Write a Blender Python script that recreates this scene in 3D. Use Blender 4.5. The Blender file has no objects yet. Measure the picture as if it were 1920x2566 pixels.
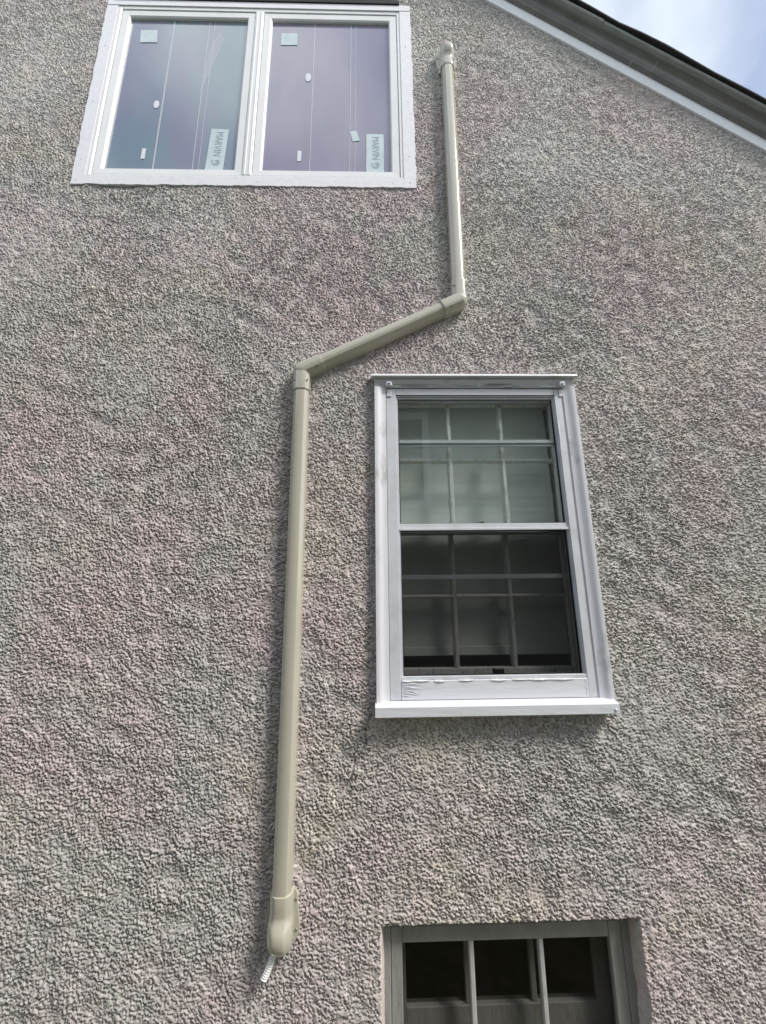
import bpy, bmesh, math, random
import numpy as np
from mathutils import Vector, Matrix
random.seed(7)
S = bpy.context.scene
COL = S.collection
R = math.radians

# ------------------------------------------------------------------ camera
CAM = Vector((0.0, -1.6, 1.7))
pit, yaw, rol = 0.21084673, 0.02192159, -0.0109178
cp, sp = math.cos(pit), math.sin(pit)
fwd = Vector((math.sin(yaw) * cp, math.cos(yaw) * cp, sp))
rgt = Vector((math.cos(yaw), -math.sin(yaw), 0))
upv = rgt.cross(fwd)
c_, s_ = math.cos(rol), math.sin(rol)
rr, uu = c_ * rgt + s_ * upv, -s_ * rgt + c_ * upv
cd = bpy.data.cameras.new('camera')
cam = bpy.data.objects.new('camera', cd)
COL.objects.link(cam)
cam.matrix_world = Matrix(((rr.x, uu.x, -fwd.x, CAM.x), (rr.y, uu.y, -fwd.y, CAM.y),
                           (rr.z, uu.z, -fwd.z, CAM.z), (0, 0, 0, 1)))
cd.sensor_fit = 'VERTICAL'
cd.sensor_height = 36.0
cd.lens = 930.0 / 2566.0 * 36.0
cd.clip_start, cd.clip_end = 0.05, 500
S.camera = cam

# ------------------------------------------------------------------ sky, sun, exposure
SUN_DIR = Vector((0.64, -0.40, 0.86)).normalized()          # towards the sun
w = bpy.data.worlds.new('World')
S.world = w
w.use_nodes = True
nt = w.node_tree
nt.nodes.clear()
def N(tree, t, **kw):
    n = tree.nodes.new(t)
    for k, v in kw.items():
        setattr(n, k, v)
    return n
out = N(nt, 'ShaderNodeOutputWorld')
bg = N(nt, 'ShaderNodeBackground')
bg.inputs['Strength'].default_value = 0.11
sky = N(nt, 'ShaderNodeTexSky', sky_type='NISHITA')
sky.sun_disc = False
sky.sun_elevation = math.asin(SUN_DIR.z)
sky.sun_rotation = math.atan2(SUN_DIR.x, SUN_DIR.y)
sky.air_density = 1.0
sky.dust_density = 2.0
tc = N(nt, 'ShaderNodeTexCoord')
ns = N(nt, 'ShaderNodeTexNoise')
ns.inputs['Scale'].default_value = 2.6
ns.inputs['Detail'].default_value = 5
ns.inputs['Roughness'].default_value = 0.45
ns.inputs['Distortion'].default_value = 0.3
cr = N(nt, 'ShaderNodeValToRGB')
cr.color_ramp.elements[0].position = 0.40
cr.color_ramp.elements[0].color = (0.10, 0.10, 0.10, 1)
cr.color_ramp.elements[1].position = 0.62
cr.color_ramp.elements[1].color = (0.93, 0.93, 0.93, 1)
mx = N(nt, 'ShaderNodeMix', data_type='RGBA')
mx.inputs[7].default_value = (7.4, 7.9, 8.0, 1)
L = nt.links.new
L(tc.outputs['Generated'], ns.inputs['Vector'])
L(ns.outputs['Fac'], cr.inputs['Fac'])
L(cr.outputs['Color'], mx.inputs[0])
L(sky.outputs['Color'], mx.inputs[6])
L(mx.outputs[2], bg.inputs['Color'])
L(bg.outputs['Background'], out.inputs['Surface'])

sd = bpy.data.lights.new('sun', 'SUN')
sd.energy = 2.3
sd.angle = R(14)
sd.color = (1.0, 0.96, 0.90)
sun = bpy.data.objects.new('sun', sd)
COL.objects.link(sun)
sun.rotation_euler = SUN_DIR.to_track_quat('Z', 'Y').to_euler()
sun.location = (4, -5, 9)

S.cycles.use_denoising = True
S.render.filter_size = 1.0
S.view_settings.view_transform = 'Standard'
S.view_settings.look = 'None'
S.view_settings.gamma = 1
S.view_settings.exposure = 0.76

# ------------------------------------------------------------------ materials
def mat(name, col, rough=0.5, spec=0.5, bump=None, var=None, metal=0.0):
    """bump = (scale vector, detail, distance); var = (scale, darker colour, lo, hi)"""
    m = bpy.data.materials.new(name)
    m.use_nodes = True
    t = m.node_tree
    b = t.nodes['Principled BSDF']
    b.inputs['Base Color'].default_value = (*col, 1)
    b.inputs['Roughness'].default_value = rough
    b.inputs['Specular IOR Level'].default_value = spec
    b.inputs['Metallic'].default_value = metal
    co = N(t, 'ShaderNodeTexCoord')
    if var:
        n = N(t, 'ShaderNodeTexNoise')
        n.inputs['Scale'].default_value = 1
        n.inputs['Detail'].default_value = 6
        n.inputs['Roughness'].default_value = 0.65
        mp = N(t, 'ShaderNodeMapping')
        mp.inputs['Scale'].default_value = var[0]
        r = N(t, 'ShaderNodeValToRGB')
        r.color_ramp.elements[0].position = var[2]
        r.color_ramp.elements[1].position = var[3]
        r.color_ramp.elements[0].color = (*var[1], 1)
        r.color_ramp.elements[1].color = (*col, 1)
        t.links.new(co.outputs['Object'], mp.inputs['Vector'])
        t.links.new(mp.outputs['Vector'], n.inputs['Vector'])
        t.links.new(n.outputs['Fac'], r.inputs['Fac'])
        t.links.new(r.outputs['Color'], b.inputs['Base Color'])
    if bump:
        n = N(t, 'ShaderNodeTexNoise')
        n.inputs['Scale'].default_value = 1
        n.inputs['Detail'].default_value = bump[1]
        mp = N(t, 'ShaderNodeMapping')
        mp.inputs['Scale'].default_value = bump[0]
        bp = N(t, 'ShaderNodeBump')
        bp.inputs['Strength'].default_value = 1
        bp.inputs['Distance'].default_value = bump[2]
        t.links.new(co.outputs['Object'], mp.inputs['Vector'])
        t.links.new(mp.outputs['Vector'], n.inputs['Vector'])
        t.links.new(n.outputs['Fac'], bp.inputs['Height'])
        t.links.new(bp.outputs['Normal'], b.inputs['Normal'])
    return m

def stucco_mat():
    m = bpy.data.materials.new('roughcast_stucco')
    m.use_nodes = True
    t = m.node_tree
    b = t.nodes['Principled BSDF']
    b.inputs['Roughness'].default_value = 0.85
    b.inputs['Specular IOR Level'].default_value = 0.25
    co = N(t, 'ShaderNodeTexCoord')
    def noise(scale, detail, rough, seed):
        n = N(t, 'ShaderNodeTexNoise')
        n.inputs['Scale'].default_value = scale
        n.inputs['Detail'].default_value = detail
        n.inputs['Roughness'].default_value = rough
        mp = N(t, 'ShaderNodeMapping')
        mp.inputs['Location'].default_value = (seed * 3.1, seed * 1.7, seed * 5.3)
        t.links.new(co.outputs['Object'], mp.inputs['Vector'])
        t.links.new(mp.outputs['Vector'], n.inputs['Vector'])
        return n.outputs['Fac']
    def ramp(fac, lo, hi, a=(0, 0, 0, 1), bcol=(1, 1, 1, 1)):
        r = N(t, 'ShaderNodeValToRGB')
        r.color_ramp.elements[0].position = lo
        r.color_ramp.elements[1].position = hi
        r.color_ramp.elements[0].color = a
        r.color_ramp.elements[1].color = bcol
        t.links.new(fac, r.inputs['Fac'])
        return r.outputs['Color']
    def mix(fac, a, bb, mode='MIX'):
        x = N(t, 'ShaderNodeMix', data_type='RGBA', blend_type=mode)
        if isinstance(fac, float): x.inputs[0].default_value = fac
        else: t.links.new(fac, x.inputs[0])
        for i, v in ((6, a), (7, bb)):
            if isinstance(v, tuple): x.inputs[i].default_value = v
            else: t.links.new(v, x.inputs[i])
        return x.outputs[2]
    c = mix(ramp(noise(1.4, 8, 0.64, 1), 0.41, 0.59), (0.53, 0.515, 0.495, 1), (0.59, 0.51, 0.512, 1))
    c = mix(ramp(noise(1.9, 7, 0.72, 2), 0.52, 0.72), c, (0.61, 0.56, 0.485, 1))
    c = mix(ramp(noise(4.1, 7, 0.72, 3), 0.54, 0.70), c, (0.53, 0.535, 0.505, 1))
    c = mix(0.75, c, ramp(noise(38, 3, 0.6, 4), 0.30, 0.72, (0.82, 0.82, 0.82, 1), (1.12, 1.12, 1.12, 1)), 'MULTIPLY')
    vo = N(t, 'ShaderNodeTexVoronoi')
    vo.inputs['Scale'].default_value = 52
    t.links.new(co.outputs['Object'], vo.inputs['Vector'])
    sv = N(t, 'ShaderNodeSeparateColor')
    t.links.new(vo.outputs['Color'], sv.inputs[0])
    c = mix(0.55, c, ramp(sv.outputs[0], 0.0, 1.0, (0.80, 0.79, 0.78, 1), (1.10, 1.09, 1.08, 1)), 'MULTIPLY')
    t.links.new(c, b.inputs['Base Color'])
    bp = N(t, 'ShaderNodeBump')
    bp.inputs['Strength'].default_value = 0.9
    bp.inputs['Distance'].default_value = 0.0030
    t.links.new(noise(230, 4, 0.65, 5), bp.inputs['Height'])
    t.links.new(bp.outputs['Normal'], b.inputs['Normal'])
    return m

def glass_mat(name, tint=(0.9, 0.95, 0.93), boost=2.0, milk=None, milk_fac=0.0, rough=0.0):
    """thin pane: clear transmission plus a Fresnel-weighted mirror of the surroundings, optionally a milky film that carries painted reflection colours"""
    m = bpy.data.materials.new(name)
    m.use_nodes = True
    t = m.node_tree
    t.nodes.clear()
    o = N(t, 'ShaderNodeOutputMaterial')
    tr = N(t, 'ShaderNodeBsdfTransparent')
    tr.inputs['Color'].default_value = (*tint, 1)
    gl = N(t, 'ShaderNodeBsdfGlossy')
    gl.inputs['Roughness'].default_value = rough
    ge = N(t, 'ShaderNodeNewGeometry')
    dt = N(t, 'ShaderNodeVectorMath', operation='DOT_PRODUCT')
    t.links.new(ge.outputs['Incoming'], dt.inputs[0])
    t.links.new(ge.outputs['Normal'], dt.inputs[1])
    def M(op, a, bb=None):
        n = N(t, 'ShaderNodeMath', operation=op)
        for i, v in enumerate((a, bb)):
            if v is None: continue
            if isinstance(v, (int, float)): n.inputs[i].default_value = v
            else: t.links.new(v, n.inputs[i])
        return n.outputs[0]
    k = M('POWER', M('SUBTRACT', 1.0, M('ABSOLUTE', dt.outputs['Value'])), 5)
    f = M('MINIMUM', M('MULTIPLY', M('ADD', M('MULTIPLY', k, 0.96), 0.04), boost), 1.0)
    base = tr.outputs[0]
    if milk:
        df = N(t, 'ShaderNodeBsdfDiffuse')
        co = N(t, 'ShaderNodeTexCoord')
        n = N(t, 'ShaderNodeTexNoise')
        n.inputs['Scale'].default_value = 1.0
        n.inputs['Detail'].default_value = 5
        r = N(t, 'ShaderNodeValToRGB')
        r.color_ramp.elements[0].position = 0.38
        r.color_ramp.elements[1].position = 0.58
        r.color_ramp.elements[0].color = (*milk[0], 1)
        r.color_ramp.elements[1].color = (*milk[1], 1)
        mp = N(t, 'ShaderNodeMapping')
        mp.inputs['Location'].default_value = (3.2, 0, 1.1)
        mp.inputs['Scale'].default_value = (3.4, 1, 1.1)
        t.links.new(co.outputs['Object'], mp.inputs['Vector'])
        t.links.new(mp.outputs['Vector'], n.inputs['Vector'])
        t.links.new(n.outputs['Fac'], r.inputs['Fac'])
        t.links.new(r.outputs['Color'], df.inputs['Color'])
        ms = N(t, 'ShaderNodeMixShader')
        ms.inputs[0].default_value = milk_fac
        t.links.new(base, ms.inputs[1])
        t.links.new(df.outputs[0], ms.inputs[2])
        base = ms.outputs[0]
    ms = N(t, 'ShaderNodeMixShader')
    t.links.new(f, ms.inputs[0])
    t.links.new(base, ms.inputs[1])
    t.links.new(gl.outputs[0], ms.inputs[2])
    t.links.new(ms.outputs[0], o.inputs['Surface'])
    return m

def screen_mat():
    m = bpy.data.materials.new('insect_screen')
    m.use_nodes = True
    t = m.node_tree
    t.nodes.clear()
    o = N(t, 'ShaderNodeOutputMaterial')
    tr = N(t, 'ShaderNodeBsdfTransparent')
    df = N(t, 'ShaderNodeBsdfDiffuse')
    df.inputs['Color'].default_value = (0.012, 0.0125, 0.0125, 1)
    ms = N(t, 'ShaderNodeMixShader')
    ms.inputs[0].default_value = 0.42
    t.links.new(tr.outputs[0], ms.inputs[1])
    t.links.new(df.outputs[0], ms.inputs[2])
    t.links.new(ms.outputs[0], o.inputs['Surface'])
    return m

M_ = {}
M_['stucco'] = stucco_mat()
M_['paint'] = mat('weathered_white_paint', (0.655, 0.66, 0.70), 0.42, 0.4, ((45, 45, 9), 4, 0.0016), ((12, 12, 6), (0.42, 0.42, 0.425), 0.27, 0.43))
M_['paint_h'] = mat('brushed_white_paint', (0.64, 0.65, 0.69), 0.42, 0.4, ((9, 45, 45), 4, 0.0018), ((5, 12, 15), (0.42, 0.42, 0.425), 0.26, 0.42))
M_['alu'] = mat('white_aluminium', (0.62, 0.635, 0.68), 0.35, 0.5, ((30, 30, 30), 2, 0.0006), ((9, 9, 9), (0.53, 0.54, 0.56), 0.3, 0.55))
M_['vinyl'] = mat('white_sash_cladding', (0.76, 0.765, 0.77), 0.38, 0.4, ((20, 20, 20), 2, 0.0005), ((5, 5, 5), (0.71, 0.715, 0.73), 0.3, 0.6))
M_['trim'] = mat('rough_white_trim', (0.75, 0.75, 0.79), 0.6, 0.3, ((40, 40, 25), 4, 0.0012), ((20, 20, 30), (0.69, 0.69, 0.735), 0.3, 0.5))
M_['caulk'] = mat('white_caulk', (0.80, 0.80, 0.80), 0.6, 0.3, ((60, 60, 60), 4, 0.006))
M_['sash'] = mat('old_sash_paint', (0.74, 0.74, 0.72), 0.6, 0.3, ((90, 90, 30), 5, 0.006), ((60, 60, 30), (0.36, 0.35, 0.33), 0.30, 0.46))
M_['grey'] = mat('grey_brown_paint', (0.31, 0.305, 0.29), 0.6, 0.25, ((50, 50, 18), 5, 0.004), ((16, 16, 7), (0.24, 0.235, 0.22), 0.3, 0.6))
M_['greyl'] = mat('light_grey_paint', (0.42, 0.42, 0.41), 0.6, 0.25, ((50, 50, 18), 5, 0.004))
M_['blind'] = mat('window_shade', (0.84, 0.86, 0.83), 0.8, 0.2, ((2, 2, 40), 2, 0.002))
M_['dark'] = mat('black_rubber', (0.012, 0.012, 0.013), 0.6, 0.3)
M_['brass'] = mat('aged_brass', (0.09, 0.085, 0.05), 0.5, 0.5)
M_['duct'] = mat('beige_plastic', (0.46, 0.435, 0.36), 0.16, 0.65, ((6, 6, 3), 2, 0.0012), ((5, 5, 3), (0.42, 0.40, 0.33), 0.3, 0.6))
M_['duct'].node_tree.nodes['Principled BSDF'].inputs['Coat Weight'].default_value = 0.7
M_['duct'].node_tree.nodes['Principled BSDF'].inputs['Coat Roughness'].default_value = 0.12
M_['duct_edge'] = mat('pale_beige_plastic', (0.60, 0.57, 0.46), 0.4, 0.5)
M_['screw'] = mat('screw_steel', (0.30, 0.29, 0.26), 0.35, 0.5, metal=0.6)
M_['hose'] = mat('white_hose_plastic', (0.80, 0.80, 0.78), 0.45, 0.4)
M_['sticker_or_light_mark'] = mat('pale_sticker', (0.56, 0.64, 0.67), 0.5, 0.3, None, ((25, 25, 12), (0.48, 0.57, 0.61), 0.35, 0.6))
M_['ink'] = mat('grey_ink', (0.26, 0.33, 0.37), 0.6, 0.2)
M_['tag_or_light_mark'] = mat('white_tag_or_light_mark', (0.68, 0.70, 0.76), 0.5, 0.3)  # for tags, and for marks painted as mirrored indoor lights
M_['seam'] = mat('film_seam', (0.60, 0.61, 0.67), 0.4, 0.4)
M_['frieze'] = mat('white_frieze_paint', (0.88, 0.89, 0.93), 0.5, 0.3, ((30, 30, 30), 4, 0.002))
M_['crown'] = mat('dark_grey_brown_paint', (0.21, 0.205, 0.195), 0.34, 0.5, ((8, 8, 3), 3, 0.003), ((5, 5, 5), (0.15, 0.147, 0.14), 0.3, 0.62))
M_['fascia'] = mat('green_grey_paint', (0.25, 0.265, 0.25), 0.42, 0.5, ((10, 10, 10), 3, 0.002), ((7, 7, 7), (0.19, 0.20, 0.185), 0.3, 0.6))
M_['shingle'] = mat('asphalt_shingle', (0.035, 0.034, 0.036), 0.9, 0.2, ((90, 90, 90), 3, 0.004), ((30, 30, 30), (0.02, 0.02, 0.021), 0.3, 0.6))
M_['inside'] = mat('dim_plaster', (0.16, 0.155, 0.15), 0.9, 0.1)
M_['glass'] = glass_mat('clear_glass', (0.97, 0.99, 0.978), 2.0)
M_['glass_in'] = glass_mat('old_glass', (0.98, 0.988, 0.983), 0.6)
M_['glass_dark'] = glass_mat('dim_glass', (0.78, 0.78, 0.775), 0.45)
M_['film'] = glass_mat('filmed_glass_teal_reflection', (0.5, 0.5, 0.6), 3.0, ((0.20, 0.29, 0.34), (0.24, 0.245, 0.345)), 0.85, 0.05)  # teal side of the sky's reflection, painted into the film's colour
M_['film_b'] = glass_mat('filmed_glass_lavender_reflection', (0.5, 0.5, 0.6), 3.0, ((0.22, 0.215, 0.32), (0.285, 0.25, 0.36)), 0.85, 0.05)  # lavender side of the same reflection, painted into this pane's film
M_['screen'] = screen_mat()
M_['reflection_streak'] = glass_mat('painted_reflection_streak', (1, 1, 1), 0.3, ((0.75, 0.77, 0.88), (0.80, 0.80, 0.90)), 0.28, 0.2)  # pale colour painted as a streak of reflection
M_['soil'] = mat('bare_soil', (0.14, 0.12, 0.09), 0.95, 0.1, ((9, 9, 9), 8, 0.05), ((3, 3, 3), (0.07, 0.09, 0.04), 0.4, 0.6))
M_['siding'] = mat('pale_siding', (0.38, 0.40, 0.38), 0.6, 0.3, None, ((2, 2, 2), (0.33, 0.35, 0.335), 0.3, 0.6))
M_['nroof'] = M_['shingle']

# ------------------------------------------------------------------ mesh helpers
class MB:
    def __init__(self):
        self.bm = bmesh.new()
        self.mats = []
        self.smooth = False
    def mi(self, m):
        if m is None: return 0
        m = M_[m]
        if m not in self.mats: self.mats.append(m)
        return self.mats.index(m)
    def box(self, x0, x1, y0, y1, z0, z1, m=None, bev=0.0015, rot=None, piv=None, seg=1):
        before = set(self.bm.faces)
        r = bmesh.ops.create_cube(self.bm, size=1)
        vs = r['verts']
        bmesh.ops.scale(self.bm, vec=(abs(x1 - x0), abs(y1 - y0), abs(z1 - z0)), verts=vs)
        bmesh.ops.translate(self.bm, vec=((x0 + x1) / 2, (y0 + y1) / 2, (z0 + z1) / 2), verts=vs)
        if bev:
            es = list({e for v in vs for e in v.link_edges})
            bmesh.ops.bevel(self.bm, geom=es, offset=bev, segments=seg, affect='EDGES', profile=0.5)
        i = self.mi(m)
        nf = [f for f in self.bm.faces if f not in before]
        for f in nf: f.material_index = i
        if rot:
            vv = list({v for f in nf for v in f.verts})
            bmesh.ops.rotate(self.bm, cent=piv or ((x0 + x1) / 2, (y0 + y1) / 2, (z0 + z1) / 2),
                             matrix=Matrix.Rotation(rot, 3, 'Y'), verts=vv)
        return nf
    def loft(self, rings, m=None, caps=True, closed=True):
        i = self.mi(m)
        vr = [[self.bm.verts.new(p) for p in r] for r in rings]
        n = len(rings[0])
        for a, b in zip(vr, vr[1:]):
            for k in range(n if closed else n - 1):
                f = self.bm.faces.new((a[k], a[(k + 1) % n], b[(k + 1) % n], b[k]))
                f.material_index = i
        if caps:
            for r in (vr[0], vr[-1]):
                try:
                    f = self.bm.faces.new(r); f.material_index = i
                except ValueError: pass
        return vr
    def poly(self, pts, m=None):
        f = self.bm.faces.new([self.bm.verts.new(p) for p in pts])
        f.material_index = self.mi(m)
    def build(self, name, m=None, parent=None, smooth=False, angle=35, recalc=True):
        if recalc: bmesh.ops.recalc_face_normals(self.bm, faces=list(self.bm.faces))
        me = bpy.data.meshes.new(name)
        self.bm.to_mesh(me)
        self.bm.free()
        if not self.mats and m: self.mats = [M_[m]]
        for x in self.mats: me.materials.append(x)
        if smooth:
            me.shade_smooth()
            me.set_sharp_from_angle(angle=R(angle))
        o = bpy.data.objects.new(name, me)
        COL.objects.link(o)
        if parent:
            o.parent = parent
            o.matrix_parent_inverse = Matrix.Identity(4)
            o.location = -world_loc(parent)
        return o
def world_loc(o):
    v = Vector(o.location)
    while o.parent:
        o = o.parent
        v += Vector(o.location)
    return v
def empty(name, loc, label, cat, group=None):
    o = bpy.data.objects.new(name, None)
    COL.objects.link(o)
    o.location = loc
    o.empty_display_size = 0.2
    o['label'] = label
    o['category'] = cat
    if group: o['group'] = group
    return o

# ------------------------------------------------------------------ ground
g = MB()
g.poly([(-150, -150, 0), (150, -150, 0), (150, 150, 0), (-150, 150, 0)], 'soil')
ground = g.build('ground')
ground['kind'] = 'structure'

# ------------------------------------------------------------------ house with roughcast gable wall
XA = -1.2                                   # ridge line
XR, XL = 3.2, -5.6                          # wall corners
SL = 0.786                                  # rake slope
TH = math.atan(SL)
CT, ST = math.cos(TH), math.sin(TH)
def rake_z(x): return 5.343 - SL * (abs(x - XA) + XA - 0.73)

house = empty('house', (XA, 0, 0), 'gabled house with a grey-pink roughcast stucco wall, three windows and a dark rake', 'house')

UW = (-1.607, 0.237, 3.834, 5.252)          # outlines of the three openings
MW = (0.0, 0.944, 1.25, 2.675)
BW = (0.010, 0.944, 0.05, 0.535)

def build_wall():
    step = 0.0030
    fx0, fx1, fz1 = -2.55, 2.80, 5.55
    xs = np.concatenate([np.arange(XL, fx0, 0.05), np.arange(fx0, fx1, step), np.arange(fx1, XR + 0.001, 0.03)])
    zs = np.concatenate([np.arange(0.0, fz1, step), np.arange(fz1, 6.95, 0.05)])
    nx, nz = len(xs), len(zs)
    rng = np.random.default_rng(11)
    gx, gz = 2048, 2048
    kx = np.fft.fftfreq(gx, step)[None, :]
    kz = np.fft.fftfreq(gz, step)[:, None]
    def band(wl, sig, ang=0.0, el=1.0):
        a = kx * math.cos(ang) + kz * math.sin(ang)
        b = -kx * math.sin(ang) + kz * math.cos(ang)
        k = np.sqrt((a * el) ** 2 + (b / el) ** 2)
        h = np.exp(-((k - 1 / wl) / (sig / wl)) ** 2)
        n = np.fft.ifft2(np.fft.fft2(rng.standard_normal((gz, gx))) * h).real
        return n / n.std()
    A = R(-24)
    def fractal(w0, w1, p, ang=0.0, el=1.0):
        """broad-band roughness between the wavelengths w0 > w1"""
        a = kx * math.cos(ang) + kz * math.sin(ang)
        b = -kx * math.sin(ang) + kz * math.cos(ang)
        k = np.sqrt((a * el) ** 2 + (b / el) ** 2) + 1e-6
        h = k ** -p * np.exp(-(1 / (k * w0)) ** 4) * np.exp(-(k * w1) ** 4)
        n = np.fft.ifft2(np.fft.fft2(rng.standard_normal((gz, gx))) * h).real
        return n / n.std()
    n1 = fractal(0.026, 0.0062, 0.6, A, 1.25)
    n2 = fractal(0.030, 0.0062, 0.6, A, 1.25)
    n3 = fractal(0.070, 0.0080, 0.8, A, 1.2)
    n7 = fractal(0.016, 0.0062, 0.2)
    n4 = band(0.14, 0.6)
    n6 = fractal(0.12, 0.03, 1.0)
    n5 = band(0.9, 0.6)
    # thrown dashes lying over one another: flat-topped lumps of several sizes, the highest one showing
    rgh = np.clip(0.98 + 0.20 * n4 + 0.16 * n6, 0.5, 1.5)
    l1 = np.tanh(2.0 * (n1 - 0.25)) + 0.16 * n2
    l2 = np.tanh(2.0 * (n2 - 0.50)) + 0.14 * n3 + 0.28
    l3 = np.tanh(1.7 * (n3 - 0.30)) + 0.14 * n1 + 0.14
    H = (0.0046 * np.maximum(np.maximum(l1, l2), l3) + 0.0010 * n7) * rgh + 0.0010 * n4 + 0.0015 * n5
    # trowelled-off patches: clip the highest lumps flat
    top = 0.0064 - 0.0022 * np.clip(n6 - 0.3, -0.5, 2.4)
    H = np.where(H > top, top + 0.12 * (H - top), H)
    H -= H.mean()
    ix = np.round((xs - XL) / step).astype(int) % gx
    iz = np.round(zs / step).astype(int) % gz
    h = H[np.ix_(iz, ix)].copy()
    X, Z = np.meshgrid(xs, zs)
    # hairline crack running down from the sill's corner
    crack = [(-0.02, 1.225), (-0.045, 1.17), (-0.04, 1.12), (-0.085, 1.06), (-0.10, 1.00), (-0.16, 0.93)]
    for (ax, az), (bx, bz) in zip(crack, crack[1:]):
        d = np.array([bx - ax, bz - az]); l2 = (d ** 2).sum()
        tt = np.clip(((X - ax) * d[0] + (Z - az) * d[1]) / l2, 0, 1)
        dist = np.hypot(X - ax - tt * d[0], Z - az - tt * d[1])
        h -= 0.010 * np.exp(-(dist / 0.0045) ** 2)
    Y = -h
    # recess for the basement window, its rounded return included
    x0, x1, z0, z1 = BW
    jig = 0.004 * np.interp(Z.ravel(), zs, n4[iz, 100]).reshape(Z.shape) * 0.6
    ins = np.minimum(np.minimum(X - x0, x1 - X + jig), z1 - Z + jig)
    f = np.clip(ins / 0.016, 0, 1)
    f = f * f * (3 - 2 * f)
    Y = Y + 0.062 * f
    Xw = X.copy()
    verts = np.stack([Xw, Y, Z], -1).reshape(-1, 3)
    cx_ = (X[:-1, :-1] + X[1:, 1:]) / 2
    cz_ = (Z[:-1, :-1] + Z[1:, 1:]) / 2
    keep = np.ones(cx_.shape, bool)
    def cut(x0, x1, z0, z1): keep[(cx_ > x0) & (cx_ < x1) & (cz_ > z0) & (cz_ < z1)] = False
    cut(UW[0] + .004, UW[1] - .004, UW[2] + .004, UW[3] - .002)
    cut(MW[0] + .012, MW[1] - .012, MW[2] + .006, MW[3] - .006)
    cut(BW[0] + .022, BW[1] - .022, -1, BW[3] - .022)
    keep &= cz_ < 5.343 - SL * (np.abs(cx_ - XA) + XA - 0.73) + 0.01
    idx = np.arange(nx * nz).reshape(nz, nx)
    q = np.stack([idx[:-1, :-1], idx[:-1, 1:], idx[1:, 1:], idx[1:, :-1]], -1)[keep]
    used = np.zeros(nx * nz, bool); used[q.ravel()] = True
    remap = np.cumsum(used) - 1
    verts = verts[used]; q = remap[q]
    # the other three walls, plain sheets
    e, zr = rake_z(XR), rake_z(XA)
    extra = np.array([(XR, 0, 0), (XR, 8, 0), (XR, 8, e), (XR, 0, e), (XL, 0, 0), (XL, 8, 0), (XL, 8, e), (XL, 0, e), (XA, 8, zr)])
    nv = len(verts)
    verts = np.concatenate([verts, extra])
    polys = [(0, 1, 2, 3), (5, 4, 7, 6), (1, 5, 6, 8, 2)]
    loops = np.concatenate([q.ravel()] + [np.array(p) + nv for p in polys])
    counts = np.concatenate([np.full(len(q), 4), np.array([len(p) for p in polys])])
    me = bpy.data.meshes.new('wall')
    me.vertices.add(len(verts)); me.vertices.foreach_set('co', verts.astype(np.float32).ravel())
    me.loops.add(len(loops)); me.loops.foreach_set('vertex_index', loops.astype(np.int32))
    me.polygons.add(len(counts))
    me.polygons.foreach_set('loop_start', np.concatenate([[0], np.cumsum(counts)[:-1]]).astype(np.int32))
    me.update(calc_edges=True)
    me.polygons.foreach_set('use_smooth', np.ones(len(counts), bool))
    me.materials.append(M_['stucco'])
    o = bpy.data.objects.new('wall', me)
    COL.objects.link(o)
    o.parent = house
    o.location = -world_loc(house)
    o['label'] = 'rough stucco gable wall mottled grey, pink and beige'
build_wall()

# ---- rake trim: profiles are (u, o): u along the gable normal, o out of the wall
X0r, Z0r = 0.73, 5.343
def rake_pt(t, u, o, side=1):
    x = X0r + t * CT + u * ST
    z = Z0r - t * ST + u * CT
    if side < 0: x = 2 * XA - x
    return (x, -o, z)
def t_apex(u): return (XA - X0r - u * ST) / CT
T1 = (XR + 0.28 - X0r) / CT
def rake_loft(mb, prof, m, ta=None, tb=T1, side=1, jit=None, grow=0.0):
    rings = []
    ts = [ta, tb] if ta is not None else [None, tb]
    if jit:
        a = ts[0] if ts[0] is not None else t_apex(0) + 0.1
        k = int((tb - a) / jit[0])
        ts = [ts[0]] + [a + (i + random.random() * 0.4) * (tb - a) / k for i in range(1, k)] + [tb]
    for t in ts:
        du = random.uniform(-1, 1) * jit[1] if jit else 0
        do = random.uniform(-1, 1) * jit[2] if jit else 0
        rings.append([rake_pt(t_apex(u) if t is None else t, u + du, o + do, side) for u, o in prof])
    mb.loft(rings, m)
cove = [(0.062 + 0.040 * (1 - math.cos(a)), 0.036 + 0.030 * math.sin(a)) for a in [R(x) for x in (0, 15, 30, 45, 60, 75, 90)]]
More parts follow.
